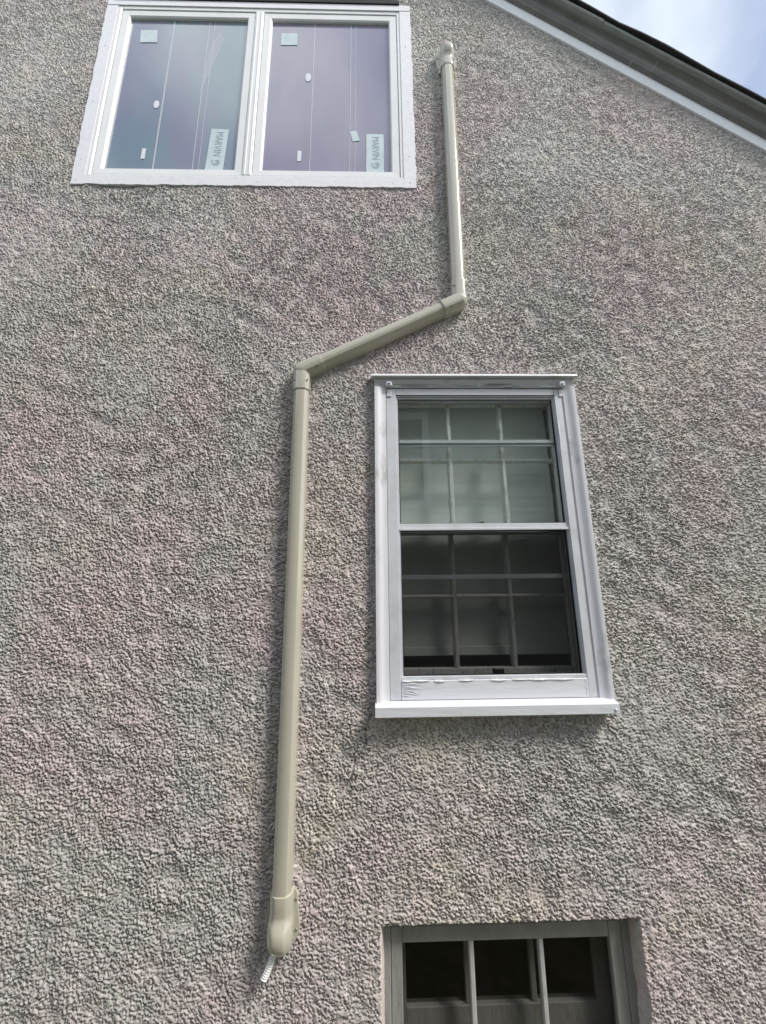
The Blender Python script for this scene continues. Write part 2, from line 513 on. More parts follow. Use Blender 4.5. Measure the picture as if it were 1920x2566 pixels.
# a cove that leaves the bead steeply and ends flat under the roll
cove = [(0.055 + 0.045 * math.sin(a), 0.034 + 0.028 * (1 - math.cos(a))) for a in [R(x) for x in (0, 18, 36, 54, 72, 90)]]
bead = [(0.040, 0.0), (0.040, 0.020), (0.041, 0.028), (0.044, 0.034), (0.049, 0.037), (0.054, 0.036)]
crown_prof = bead + cove + [(0.102, 0.060), (0.102, 0.0)]
roll_prof = [(0.1015, 0.0), (0.1015, 0.062), (0.099, 0.068), (0.099, 0.076), (0.102, 0.084), (0.108, 0.089), (0.116, 0.090), (0.122, 0.088), (0.122, 0.0)]
def grown(p, g): return [(u - g * 0.5, o + (g if o > 0.001 else 0)) for u, o in p]
for side in (1, -1):
    mb = MB(); rake_loft(mb, [(-0.027, -0.01), (-0.027, 0.011), (-0.0255, 0.0125), (0.0405, 0.014), (0.0405, -0.01)], 'frieze', side=side)
    mb.build('rake_board', None, house)
    mb = MB()
    tj = (1.472 - X0r) / CT + 0.05
    tj2 = tj + 0.13
    rake_loft(mb, crown_prof, 'crown', side=side)
    if side > 0:
        rake_loft(mb, grown(crown_prof[5:], 0.0009), 'greyl', tj2, tj2 + 0.004, side)
        rake_loft(mb, grown(crown_prof[:6], 0.0009), 'greyl', tj, tj + 0.004, side)
    mb.build('crown_moulding', None, house, smooth=True, angle=40)
    mb = MB()
    tk = (1.30 - X0r) / CT
    rake_loft(mb, grown(roll_prof, 0.004), 'fascia', None, tk, side)
    rake_loft(mb, roll_prof, 'fascia', tk - 0.02, T1, side)
    mb.build('fascia_strip', None, house, smooth=True, angle=40)
# roof slabs with their ragged shingle edge
mb = MB()
for side in (1, -1):
    rake_loft(mb, [(0.1225, 0.02), (0.1225, 0.104), (0.126, 0.107), (0.137, 0.106), (0.139, 0.02)], 'shingle', side=side, jit=(0.17, 0.0016, 0.005))
    rake_loft(mb, [(0.124, 0.03), (0.141, 0.03), (0.141, -8.1), (0.124, -8.1)], 'shingle', side=side)
mb.build('roof', None, house)

# ------------------------------------------------------------------ upper pair of casement windows
def frame4(mb, x0, x1, z0, z1, wl, wr, wb, wt, y0, y1, m=None, bev=0.0015):
    """stiles run full height, rails butt between them"""
    mb.box(x0, x0 + wl, y0, y1, z0, z1, m, bev)
    mb.box(x1 - wr, x1, y0, y1, z0, z1, m, bev)
    mb.box(x0 + wl, x1 - wr, y0, y1, z0, z0 + wb, m, bev)
    mb.box(x0 + wl, x1 - wr, y0, y1, z1 - wt, z1, m, bev)

def ragged_board(mb, x0, x1, z0, z1, y0, y1, m, edges, amp=0.004, step=0.012):
    """flat board whose named outer edges are uneven where caulk and stucco lap over it"""
    pts = []
    def run(a, b, on, nrm):
        L_ = (Vector(b) - Vector(a)).length
        k = max(1, int(L_ / step)) if on else 1
        j = 0
        for i in range(k):
            p = Vector(a).lerp(Vector(b), i / k)
            if on and i > 0:
                j = 0.6 * j + random.uniform(-1, 1) * amp * 0.6
                p += Vector(nrm) * j
            pts.append(p)
    run((x0, z0), (x1, z0), 'b' in edges, (0, -1))
    run((x1, z0), (x1, z1), 'r' in edges, (1, 0))
    run((x1, z1), (x0, z1), 't' in edges, (0, 1))
    run((x0, z1), (x0, z0), 'l' in edges, (-1, 0))
    mb.loft([[(p.x, y0, p.y) for p in pts], [(p.x, y1, p.y) for p in pts]], m)

x0, x1, z0, z1 = UW
f = MB()
YT = -0.0075
ragged_board(f, x0, -1.541, z0, z1 - 0.046, YT, 0.05, 'trim', 'l')
ragged_board(f, 0.169, x1, z0, z1 - 0.046, YT, 0.05, 'trim', 'r')
ragged_board(f, -1.5405, 0.1685, z0, 3.894, YT - 0.001, 0.05, 'trim', 'b')
ragged_board(f, x0 + 0.002, x1 - 0.002, z1 - 0.0455, z1, YT - 0.002, 0.05, 'trim', '')
# nail heads along the trim
for px, pz in [(-1.574, 4.0), (-1.576, 4.42), (-1.57, 4.86), (-1.575, 5.14), (0.202, 4.05), (0.205, 4.46), (0.2, 4.9), (-1.2, 3.866), (-0.62, 3.862), (-0.2, 3.868), (0.11, 3.862), (0.203, 3.87), (-1.58, 3.86)]:
    f.box(px - .0025, px + .0025, YT - .002, YT, pz - .0025, pz + .0025, 'greyl', 0.001)
uw = f.build('window', None, house)
uw['label'] = 'upper pair of white casements with protective film and stickers on the glass'
fr = MB()
frame4(fr, -1.541, 0.169, 3.894, 5.2065, 0.026, 0.018, 0.017, 0.026, -0.004, 0.09, 'vinyl', 0.002)
fr.box(-1.527, -1.522, -0.0065, -0.0035, 3.90, 5.19, 'vinyl', 0.0008)
fr.box(-0.709, -0.659, -0.005, 0.09, 3.911, 5.1805, 'vinyl', 0.002)
fr.box(-0.700, -0.694, -0.0075, -0.0045, 3.913, 5.178, 'vinyl', 0.0008)
fr.box(-0.675, -0.669, -0.0075, -0.0045, 3.913, 5.178, 'vinyl', 0.0008)
fr.build('window_frame', None, uw)
fl = MB()
pts = [(-1.56, 5.252), (0.17, 5.254), (0.165, 5.286), (0.05, 5.292), (-0.3, 5.298), (-0.7, 5.303), (-1.0, 5.31), (-1.56, 5.32)]
fl.loft([[(x, -0.016, z) for x, z in pts], [(x, 0.04, z) for x, z in pts]], 'dark')
fl.box(-1.595, 0.15, -0.012, 0.03, 5.2525, 5.256, 'dark', 0)
fl.build('head_flashing', None, uw)
def text_mesh(mb, body, length, height, cx, cz, y, m, rot):
    cu = bpy.data.curves.new('lettering', 'FONT')
    cu.body = body
    cu.offset = 0.0
    ob = bpy.data.objects.new('lettering', cu)
    COL.objects.link(ob)
    me = bpy.data.meshes.new_from_object(ob.evaluated_get(bpy.context.evaluated_depsgraph_get()))
    bpy.data.objects.remove(ob)
    bpy.data.curves.remove(cu)
    P_ = np.array([v.co[:] for v in me.vertices])
    lo, hi = P_.min(0), P_.max(0)
    i = mb.mi(m)
    vs = []
    for p in P_:
        a = ((p[0] - lo[0]) / (hi[0] - lo[0]) - 0.5) * length
        b = ((p[1] - lo[1]) / (hi[1] - lo[1]) - 0.5) * height
        vs.append(mb.bm.verts.new((cx + a * math.cos(rot) - b * math.sin(rot), y, cz + a * math.sin(rot) + b * math.cos(rot))))
    for p in me.polygons:
        try:
            fa = mb.bm.faces.new([vs[k] for k in p.vertices]); fa.material_index = i
        except ValueError: pass
    bpy.data.meshes.remove(me)
def ring(mb, cx, cz, r, wd, a0, a1, y, m, sq=1.0, k=20):
    i = mb.mi(m)
    pv = None
    for j in range(k + 1):
        a = a0 + (a1 - a0) * j / k
        v = [mb.bm.verts.new((cx + q * math.cos(a) * sq, y, cz + q * math.sin(a))) for q in (r - wd / 2, r + wd / 2)]
        if pv:
            fa = mb.bm.faces.new((pv[0], pv[1], v[1], v[0])); fa.material_index = i
        pv = v
def big_sticker(cx, cz0, cz1, wd, tilt):
    mb = MB()
    H_ = cz1 - cz0
    mb.box(cx - wd / 2, cx + wd / 2, 0.0165, 0.0175, cz0, cz1, 'sticker_or_light_mark', 0)
    yy = 0.0160
    text_mesh(mb, 'MARVIN', H_ * 0.57, 0.040, cx + 0.004, cz1 - H_ * 0.36, yy, 'ink', -math.pi / 2)
    lx, lz = cx + 0.004, cz1 - H_ * 0.785
    ring(mb, lx, lz, 0.0205, 0.0042, R(-200), R(70), yy, 'ink')
    ring(mb, lx - 0.001, lz + 0.001, 0.0135, 0.0038, R(-150), R(120), yy, 'ink')
    ring(mb, lx + 0.003, lz - 0.002, 0.0065, 0.0036, R(-60), R(190), yy, 'ink')
    mb.box(lx - 0.024, lx - 0.017, yy - .0002, yy, lz + 0.004, lz + 0.013, 'ink', 0, rot=0.5)
    bmesh.ops.rotate(mb.bm, cent=(cx, 0.017, cz0), matrix=Matrix.Rotation(tilt, 3, 'Y'), verts=list(mb.bm.verts))
    mb.build('sticker_or_light_mark', None, uw)
def patch(pts, y=0.0165, m='sticker_or_light_mark', name='sticker_or_light_mark'):  # builds stickers, tags and the painted light marks
    mb = MB()
    mb.loft([[(x, y, z) for x, z in pts], [(x, y + 0.001, z) for x, z in pts]], m)
    mb.build(name, None, uw)
def rect(x0, x1, z0, z1): return [(x0, z0), (x1, z0), (x1, z1), (x0, z1)]
def oval(cx, cz, rx, rz): return [(cx + rx * math.cos(a), cz + rz * math.sin(a)) for a in [i * math.pi / 8 for i in range(16)]]
for (sx0, sx1, gx0, gx1) in ((-1.512, -0.7115, -1.463, -0.759), (-0.6565, 0.149, -0.607, 0.101)):
    s = MB()
    zb, zt = 3.9145, 5.177
    # mitred casement sash: four sloping members round the glass
    prof = [(0.0, 0.05), (0.0, 0.002), (0.0015, 0.0), (0.040, 0.0015), (0.0465, 0.008), (0.0465, 0.05)]
    rings = []
    for (cx_, cz_, dx, dz) in ((sx0, zb, 1, 1), (sx1, zb, -1, 1), (sx1, zt, -1, -1), (sx0, zt, 1, -1)):
        rings.append([(cx_ + dx * a, y, cz_ + dz * a * 0.95) for a, y in prof])
    rings.append(rings[0])
    s.loft(rings, 'vinyl', caps=False)
    s.build('sash', None, uw)
    ga = MB()
    ga.box(sx0 + 0.0005 - 0.006, sx1 + 0.006, 0.030, 0.034, zb - .003, zt + .003, 'dark', 0) if False else None
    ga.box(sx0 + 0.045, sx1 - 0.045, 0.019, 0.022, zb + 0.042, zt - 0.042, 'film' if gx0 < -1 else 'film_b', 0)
    gw = gx1 - gx0
    left = gx0 < -1
    for (q, wd) in (((0.362, .0022), (0.368, .0012), (0.668, .0018), (0.715, .001)) if left else ((0.362, .0026), (0.675, .0022), (0.635, .0008), (0.716, .001), (0.718, .001))):
        xx = gx0 + q * gw
        ga.box(xx - wd / 2, xx + wd / 2, 0.0175, 0.0186, zb + 0.044, zt - 0.046, 'seam', 0)
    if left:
        # a pale crescent painted on the glass in place of a reflection
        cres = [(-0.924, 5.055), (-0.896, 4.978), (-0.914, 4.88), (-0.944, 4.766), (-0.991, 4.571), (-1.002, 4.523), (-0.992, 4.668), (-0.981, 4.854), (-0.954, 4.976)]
        ga.poly([(x, 0.0184, z) for x, z in cres], 'reflection_streak')
    ga.build('pane', None, uw)
big_sticker(-0.874, 3.960, 4.267, 0.098, R(2.3))
big_sticker(0.012, 3.958, 4.247, 0.098, R(0.3))
patch([(-1.401, 5.044), (-1.302, 5.047), (-1.292, 4.943), (-1.393, 4.940)])
patch([(-0.553, 5.043), (-0.457, 5.046), (-0.453, 4.944), (-0.551, 4.941)])
patch([(-0.131, 4.266), (-0.092, 4.270), (-0.072, 4.197), (-0.112, 4.191)])
patch(rect(-0.421, -0.399, 4.043, 4.117), m='tag_or_light_mark')
patch(rect(-1.279, -1.258, 4.044, 4.118), m='tag_or_light_mark')
patch(oval(-0.379, 4.679, 0.017, 0.034), m='tag_or_light_mark')  # oval painted as an indoor light mirrored in the right pane
patch(oval(-1.239, 4.446, 0.016, 0.030), m='tag_or_light_mark')  # oval painted as an indoor light mirrored in the left pane
patch([(-1.345, 3.964), (-1.31, 3.964), (-1.315, 3.972), (-1.322, 3.969), (-1.33, 3.974), (-1.338, 3.969)], m='tag_or_light_mark')

# ------------------------------------------------------------------ middle double-hung window with storm frame
x0, x1 = 0.0, 0.944
c = MB()
def casing_run(pts_prof, ends):                         # vertical member swept along z
    c.loft([[(x, y, ends[0]) for x, y in pts_prof], [(x, y, ends[1]) for x, y in pts_prof]], 'paint')
brick = [(0.0, 0.03), (0.0, -0.029), (0.002, -0.031), (0.013, -0.031), (0.018, -0.0295), (0.024, -0.0265), (0.031, -0.0225), (0.039, -0.0195), (0.052, -0.018), (0.0535, -0.0165), (0.0535, 0.03)]
casing_run([(x0 + a, y) for a, y in brick], (1.268, 2.6365))
casing_run([(x1 - a, y) for a, y in brick], (1.268, 2.6365))
c.loft([[(x, y, 2.6755 - a * 0.72) for a, y in brick] for x in (x0, x1)], 'paint_h')
mw = c.build('window', None, house, smooth=True, angle=30)
mw['label'] = 'middle double-hung window in white painted casing with a storm frame'
k = MB()
k.loft([[(x, y, z) for y, z in ((0.005, 2.6765), (-0.042, 2.6765), (-0.047, 2.6775), (-0.049, 2.680), (-0.043, 2.692), (-0.040, 2.694), (0.005, 2.702))] for x in (-0.013, 0.955)], 'paint_h')
k.build('drip_cap', None, mw)
sl = MB()
sl.loft([[(x, y, z) for y, z in ((0.03, 1.232), (-0.061, 1.230), (-0.0635, 1.2325), (-0.0635, 1.266), (-0.061, 1.269), (-0.016, 1.2765), (0.03, 1.279))] for x in (-0.004, 0.938)], 'paint_h')
sl.build('sill', None, mw, smooth=True, angle=30)
sc = MB()
sc.loft([[(0.922 + r_ * math.cos(a), y, 1.246 + r_ * math.sin(a)) for a in [i * math.pi / 5 for i in range(10)]] for y, r_ in ((-0.062, 0.006), (-0.066, 0.006), (-0.0675, 0.004))], 'paint')
sc.build('screw', None, mw, smooth=True)
# storm frame
st = MB()
FX0, FX1 = 0.0555, 0.8965
st.box(FX0, 0.100, -0.013, 0.03, 1.2785, 2.634, 'alu', 0.0015)
st.box(0.852, FX1, -0.013, 0.03, 1.2785, 2.634, 'alu', 0.0015)
st.box(0.1005, 0.8515, -0.012, 0.03, 2.6005, 2.6338, 'alu', 0.0015)
# stepped tracks round the opening
for i_, (a, y) in enumerate(((0.0, -0.0085), (0.0042, -0.003), (0.0078, 0.002))):
    st.box(0.1005 + a, 0.1040 + a, y, 0.03, 1.352, 2.5995 - a * 1.0, 'alu', 0.0006)
    st.box(0.8480 - a, 0.8515 - a, y, 0.03, 1.352, 2.5995 - a * 1.0, 'alu', 0.0006)
    st.box(0.1045 + a, 0.8475 - a, y, 0.03, 2.5935 - a * 2.0, 2.5995 - a * 2.0, 'alu', 0.0006)
st.box(0.1005, 0.8515, -0.0045, 0.03, 1.9690, 1.9875, 'alu', 0.0012)
st.box(0.1005, 0.8515, -0.0095, 0.03, 1.9575, 1.9685, 'alu', 0.0012)
st.box(0.1005, 0.8515, -0.011, 0.03, 1.3515, 1.3650, 'alu', 0.0012)
for za, zb in ((1.988, 2.581), (1.3655, 1.957)):
    frame4(st, 0.1118, 0.8402, za, zb, 0.0016, 0.0016, 0.0016, 0.0022, -0.0005, 0.012, 'dark', 0)
st.box(0.1005, 0.8515, -0.0125, 0.0, 2.5994, 2.6006, 'dark', 0)
# a bent lip on the right-hand track
st.loft([[(0.853, -0.0135, 2.47), (0.857, -0.0135, 2.47)], [(0.8515, -0.019, 2.445), (0.860, -0.0145, 2.44)], [(0.8525, -0.018, 2.40), (0.859, -0.0145, 2.405)], [(0.854, -0.0135, 2.37), (0.857, -0.0135, 2.37)]], 'alu', caps=False, closed=False)
st.build('storm_frame', None, mw)
ap = MB()
ap.box(0.1005, 0.8515, -0.0145, 0.03, 1.2785, 1.3508, 'paint_h', 0.002)
# lumps of old paint along the apron's top edge
random.seed(3)
xx = 0.105
while xx < 0.84:
    wd = random.uniform(0.02, 0.10)
    if random.random() < 0.75:
        hgt = random.uniform(0.002, 0.005)
        ap.loft([[(xx, -0.0145, 1.3508 - hgt), (xx, -0.0175, 1.3508 - hgt * .6), (xx, -0.0165, 1.3510), (xx, -0.012, 1.3512)],
                 [(xx + wd / 2, -0.0145, 1.3508 - hgt * 1.4), (xx + wd / 2, -0.019, 1.3508 - hgt), (xx + wd / 2, -0.0175, 1.3514), (xx + wd / 2, -0.012, 1.3516)],
                 [(xx + wd, -0.0145, 1.3508 - hgt), (xx + wd, -0.0172, 1.3508 - hgt * .7), (xx + wd, -0.0165, 1.3510), (xx + wd, -0.012, 1.3512)]], 'caulk')
    xx += wd
# wrinkled paint fanned out from the apron's corner
for i in range(13):
    a = R(random.uniform(-28, 4))
    L_ = random.uniform(0.03, 0.085)
    px, pz = 0.102 + random.uniform(0, .012), 1.343 - i * 0.0038
    dx, dz = math.cos(a) * L_, math.sin(a) * L_ * 0.6
    if pz + dz < 1.283: continue
    ap.loft([[(px, -0.0144, pz - .0012), (px, -0.0165, pz), (px, -0.0144, pz + .0012)],
             [(px + dx * .5, -0.0144, pz + dz * .4 - .0015), (px + dx * .5, -0.0172, pz + dz * .4), (px + dx * .5, -0.0144, pz + dz * .4 + .0012)],
             [(px + dx, -0.0142, pz + dz - .0004), (px + dx, -0.0146, pz + dz), (px + dx, -0.0142, pz + dz + .0004)]], 'paint_h')
for i in range(11):
    pz = 1.346 - i * 0.0058
    px = 0.848 - random.uniform(0, .004)
    dx, dz = random.uniform(-.018, -.006), random.uniform(.002, .008)
    ap.loft([[(px, -0.0144, pz - .001), (px, -0.0163, pz), (px, -0.0144, pz + .001)], [(px + dx, -0.0142, pz + dz - .0004), (px + dx, -0.0148, pz + dz), (px + dx, -0.0142, pz + dz + .0004)]], 'paint_h')
ap.build('apron', None, mw)
# flaking old paint and caulk where the head casing meets the storm frame
hp = MB()
for lane, (zc, yy) in enumerate(((2.6385, -0.0205), (2.645, -0.0225), (2.652, -0.0255))):
    xx = 0.09
    while xx < 0.85:
        wd = random.uniform(0.03, 0.13)
        if random.random() < 0.6:
            t_ = random.uniform(.0012, .0028)
            rings = []
            for i in range(7):
                u = i / 6
                a = t_ * (0.25 + math.sin(u * math.pi)) * random.uniform(.7, 1.2)
                rings.append([(xx + wd * u, yy + .006, zc - a), (xx + wd * u, yy - a * .8, zc - a * .2), (xx + wd * u, yy + .006, zc + a)])
            hp.loft(rings, 'greyl' if random.random() < .35 else 'caulk')
        xx += wd * random.uniform(.8, 1.3)
hp.build('flaking_paint', None, mw)
for hx in (0.0565, 0.8725):
    hk = MB()
    hk.box(hx, hx + 0.024, -0.0175, -0.0132, 2.5905, 2.632, 'alu', 0.0025, seg=2)
    hk.box(hx - 0.002, hx + 0.027, -0.038, -0.0135, 2.634, 2.660, 'alu', 0.006, seg=3)
    hk.box(hx + 0.006, hx + 0.017, -0.0395, -0.037, 2.642, 2.647, 'dark', 0.0005)
    hk.box(hx + 0.010, hx + 0.014, -0.019, -0.017, 2.61, 2.614, 'greyl', 0.0012)
    hk.build('hanger_hook', None, mw)
# storm glass above, insect screen below
sg = MB()
sg.box(0.1125, 0.8395, 0.005, 0.008, 1.988, 2.585, 'glass', 0)
sg.build('pane', None, mw)
sr = MB()
sr.box(0.1045, 0.8475, 0.0045, 0.0065, 1.366, 1.957, 'screen', 0)
sr.build('insect_screen', None, mw)
rb = MB()
rb.box(0.1125, 0.8395, 0.010, 0.028, 2.3690, 2.3855, 'alu', 0.001)
rb.box(0.1125, 0.8395, 0.0165, 0.028, 2.3560, 2.3655, 'alu', 0.001)
rb.box(0.1125, 0.8395, 0.022, 0.028, 2.3657, 2.3688, 'dark', 0)
rb.build('storm_rail', None, mw)
rb = MB()
rb.box(0.106, 0.846, 0.024, 0.034, 1.7485, 1.7675, 'alu', 0.001)
rb.build('storm_rail', None, mw)
def sash6(y0, y1, zb, zt, wb, wt, mz, mx, ex):
    s = MB()
    a, b = ex
    frame4(s, a, b, zb, zt, 0.045, 0.045, wb, wt, y0, y1, 'sash', 0.003)
    for x in mx:
        # tapered glazing bar with crumbling putty
        rings = []
        n_ = 26
        for i in range(n_ + 1):
            z = zb + wb + (zt - wt - zb - wb) * i / n_
            j = random.uniform(-.0012, .0012)
            rings.append([(x - .0115 + j, y1 - .004, z), (x - .0095 + j, y0 + .008, z), (x - .0060, y0 + .001 + abs(j), z), (x + .0060, y0 + .001, z), (x + .0095 - j, y0 + .008, z), (x + .0115 - j, y1 - .004, z)])
        s.loft(rings, 'sash')
    xs_ = [a + 0.045] + list(mx) + [b - 0.045]
    for p, q in zip(xs_, xs_[1:]):
        p2, q2 = p + (0.0075 if p in mx else 0), q - (0.0075 if q in mx else 0)
        rings = []
        for i in range(13):
            x = p2 + (q2 - p2) * i / 12
            j = random.uniform(-.0014, .0014)
            rings.append([(x, y1 - .004, mz - .0085 + j), (x, y0 + .008, mz - .0055 + j), (x, y0 + .003, mz - .003), (x, y0 + .003, mz + .003), (x, y0 + .008, mz + .0055 + j), (x, y1 - .004, mz + .0085)])
        s.loft(rings, 'sash')
    so = s.build('sash', None, mw)
    gl = MB()
    gl.box(a + 0.03, b - 0.03, (y0 + y1) / 2 + .006, (y0 + y1) / 2 + .009, zb + wb - .01, zt - wt + .01, 'glass_in', 0)
    gl.build('pane', None, mw)
sash6(0.050, 0.085, 1.955, 2.625, 0.035, 0.040, 2.302, (0.356, 0.608), (0.060, 0.902))
sash6(0.090, 0.125, 1.300, 1.990, 0.075, 0.036, 1.676, (0.352, 0.605), (0.060, 0.905))
jb = MB()
for a, b in ((0.030, 0.060), (0.905, 0.935)):
    jb.box(a, b, 0.031, 0.20, 1.28, 2.66, 'sash', 0.001)
jb.box(0.0605, 0.9045, 0.031, 0.20, 2.63, 2.66, 'sash', 0.001)
jb.box(0.0605, 0.9045, 0.031, 0.20, 1.27, 1.298, 'sash', 0.001)
jb.build('jamb', None, mw)
lk = MB()
for (ax, rx, rz, dy) in ((0.478, 0.013, 0.010, 0.086), (0.497, 0.014, 0.014, 0.0865), (0.514, 0.012, 0.009, 0.087)):
    lk.loft([[(ax + r_ * rx * math.cos(a), y, 1.994 + max(0, r_ * rz * math.sin(a)) * 1.4) for a in [i * math.pi / 6 for i in range(12)]] for y, r_ in ((dy + .004, 1.0), (dy - .003, 1.0), (dy - .007, .5))], 'brass')
lk.build('sash_lock', None, mw)
lt = MB()
lt.box(0.480, 0.525, 0.009, 0.030, 1.366, 1.386, 'dark', 0.002)
lt.box(0.485, 0.520, 0.0072, 0.009, 1.384, 1.3875, 'alu', 0.0005)
lt.build('latch', None, mw)
bl = MB()
rings = []
for i in range(40):
    z = 2.625 - (2.625 - 1.455) * i / 39
    yy = 0.158 + 0.0014 * math.sin(i * 1.9) + 0.001 * math.sin(i * 0.7)
    rings.append([(0.095, yy, z), (0.875, yy, z), (0.875, yy + .002, z), (0.095, yy + .002, z)])
bl.loft(rings, 'blind')
bl.box(0.093, 0.877, 0.150, 0.168, 1.416, 1.4545, 'blind', 0.003)
bl.build('window_blind', None, mw, smooth=True)

# ------------------------------------------------------------------ basement window set back in the stucco
b = MB()
frame4(b, 0.004, 0.950, 0.02, 0.520, 0.043, 0.047, 0.03, 0.026, 0.052, 0.13, 'grey', 0.003)
bw = b.build('window', None, house)
bw['label'] = 'grey framed basement window recessed in the stucco'
s = MB()
s.box(0.0485, 0.089, 0.0535, 0.085, 0.052, 0.4925, 'grey', 0.002)
s.box(0.8555, 0.9015, 0.0535, 0.085, 0.052, 0.4925, 'grey', 0.002)
s.box(0.0895, 0.855, 0.0545, 0.085, 0.4425, 0.4925, 'grey', 0.002)
s.box(0.0895, 0.855, 0.0545, 0.085, 0.052, 0.10, 'grey', 0.002)
for x in (0.342, 0.600):
    s.loft([[(x - .010, .08, z), (x - .010, .062, z), (x - .006, .056, z), (x + .006, .056, z), (x + .010, .062, z), (x + .010, .08, z)] for z in (0.1005, 0.442)], 'greyl')
s.build('sash', None, bw)
p = MB()
p.box(0.08, 0.865, 0.070, 0.073, 0.09, 0.452, 'glass_dark', 0)
p.build('pane', None, bw)
s = MB()
frame4(s, 0.06, 0.875, 0.06, 0.48, 0.045, 0.053, 0.136, 0.036, 0.122, 0.155, 'grey', 0.002)
for x in (0.338, 0.586):
    s.box(x - .011, x + .011, 0.126, 0.15, 0.1965, 0.4435, 'grey', 0.003)
s.build('inner_sash', None, bw)
p = MB()
p.box(0.10, 0.83, 0.138, 0.141, 0.19, 0.45, 'glass_dark', 0)
p.build('pane', None, bw)

# ------------------------------------------------------------------ beige pipe cover
pc = empty('pipe_cover', (-0.3365, 0, 0.45), 'beige plastic pipe cover zigzagging down the stucco wall beside the windows', 'pipe cover')
U_, L__ = Vector((0.4225, 3.100)), Vector((-0.3365, 2.716))
TOP, BOT = Vector((0.4390, 4.72)), Vector((-0.3365, 0.66))
def section(g=0.0, n=3):
    """half outline of the cover: (s, o) from the wall at s>0 to the middle"""
    w_, d_ = 0.0345 + g, 0.0585 + g
    pts = [(w_, -0.004), (w_, d_ - 0.026)]
    for i in range(1, n + 1):
        a = R(90) * i / n
        pts.append((w_ - 0.010 * (1 - math.cos(a)), d_ - 0.026 + 0.014 * math.sin(a)) if i < n else (w_ - 0.009, d_ - 0.010))
    pts += [(w_ - 0.0105, d_ - 0.0085), (w_ - 0.016, d_ - 0.002), (w_ - 0.022, d_), (0.0, d_ + 0.0012)]
    return pts
def full(g=0.0):
    h = section(g)
    return [(-s, o) for s, o in h] + [(s, o) for s, o in reversed(h[:-1])]
def run(mb, a, b, g=0.0, m='duct'):
    t = (b - a).normalized()
    l = Vector((t.y, -t.x))
    if l.x < 0 or abs(l.x) < 1e-3: pass
    rings = []
    for p in (a, b):
        rings.append([(p.x + l.x * s, -o, p.y + l.y * s) for s, o in full(g)])
    mb.loft(rings, m)
def lip(mb, a, t, g, ln, m):
    run(mb, a, a + t * ln, g, m)
def round_end(mb, c, t, g, m='duct', n=14):
    """half revolution of the section about the wall normal, closing a run that arrives at c with direction t"""
    h = section(g)
    a0 = math.atan2(t.y, t.x) - math.pi / 2
    rings = []
    for i in range(n + 1):
        a = a0 + math.pi * i / n
        rings.append([(c.x + s * math.cos(a), -o, c.y + s * math.sin(a)) for s, o in h])
    mb.loft(rings, m, caps=False, closed=False)
def slot(parent, p, o, ang, ln=0.014, wd=0.0045):
    mb = MB()
    mb.box(p[0] - ln / 2, p[0] + ln / 2, -o - 0.0006, -o + 0.002, p[1] - wd / 2, p[1] + wd / 2, 'dark', 0.0006, rot=-ang)
    mb.build('screw_slot', None, parent)
dU = (L__ - U_).normalized()            # down the diagonal
up = (TOP - U_).normalized()
dn = Vector((0, -1))
for a, b_ in ((TOP + up * 0.05, U_ + up * 0.03), (U_ + dU * 0.03, L__ - dU * 0.03), (L__ + dn * 0.03, BOT + dn * 0.02)):
    d = MB()
    run(d, a, b_)
    d.build('duct', None, pc, smooth=True, angle=24)
def elbow(c, tv, td):
    """tv: along the vertical run, td: along the diagonal run (both pointing away from c)"""
    e = MB()
    run(e, c + td * 0.0, c + td * 0.098, 0.0052)
    round_end(e, c, -td, 0.0052)
    eo = e.build('elbow', None, pc, smooth=True, angle=24)
    k_ = MB()
    run(k_, c + tv * 0.010, c + tv * 0.105, 0.0036)
    k_.build('collar', None, eo, smooth=True, angle=24)
    for tt, q, g_ in ((td, 0.0982, 0.0040), (tv, 0.1052, 0.0024)):
        r_ = MB()
        lip(r_, c + tt * q, tt, g_, 0.0022, 'duct_edge')
        r_.build('rim', None, eo, smooth=True, angle=24)
    l = Vector((td.y, -td.x))
    for q, tt, sgn in ((0.066, td, 1), (0.066, td, -1)):
        p = c + tt * q + l * 0.026 * sgn
        slot(eo, p, 0.0612, math.atan2(l.y, l.x))
    for sgn in (1, -1):
        p = c + tv * 0.066 + Vector((tv.y, -tv.x)) * 0.0275 * sgn
        slot(eo, p, 0.0585, R(-25 * sgn))
    return eo
elbow(U_, up, dU)
elbow(L__, dn, -dU)

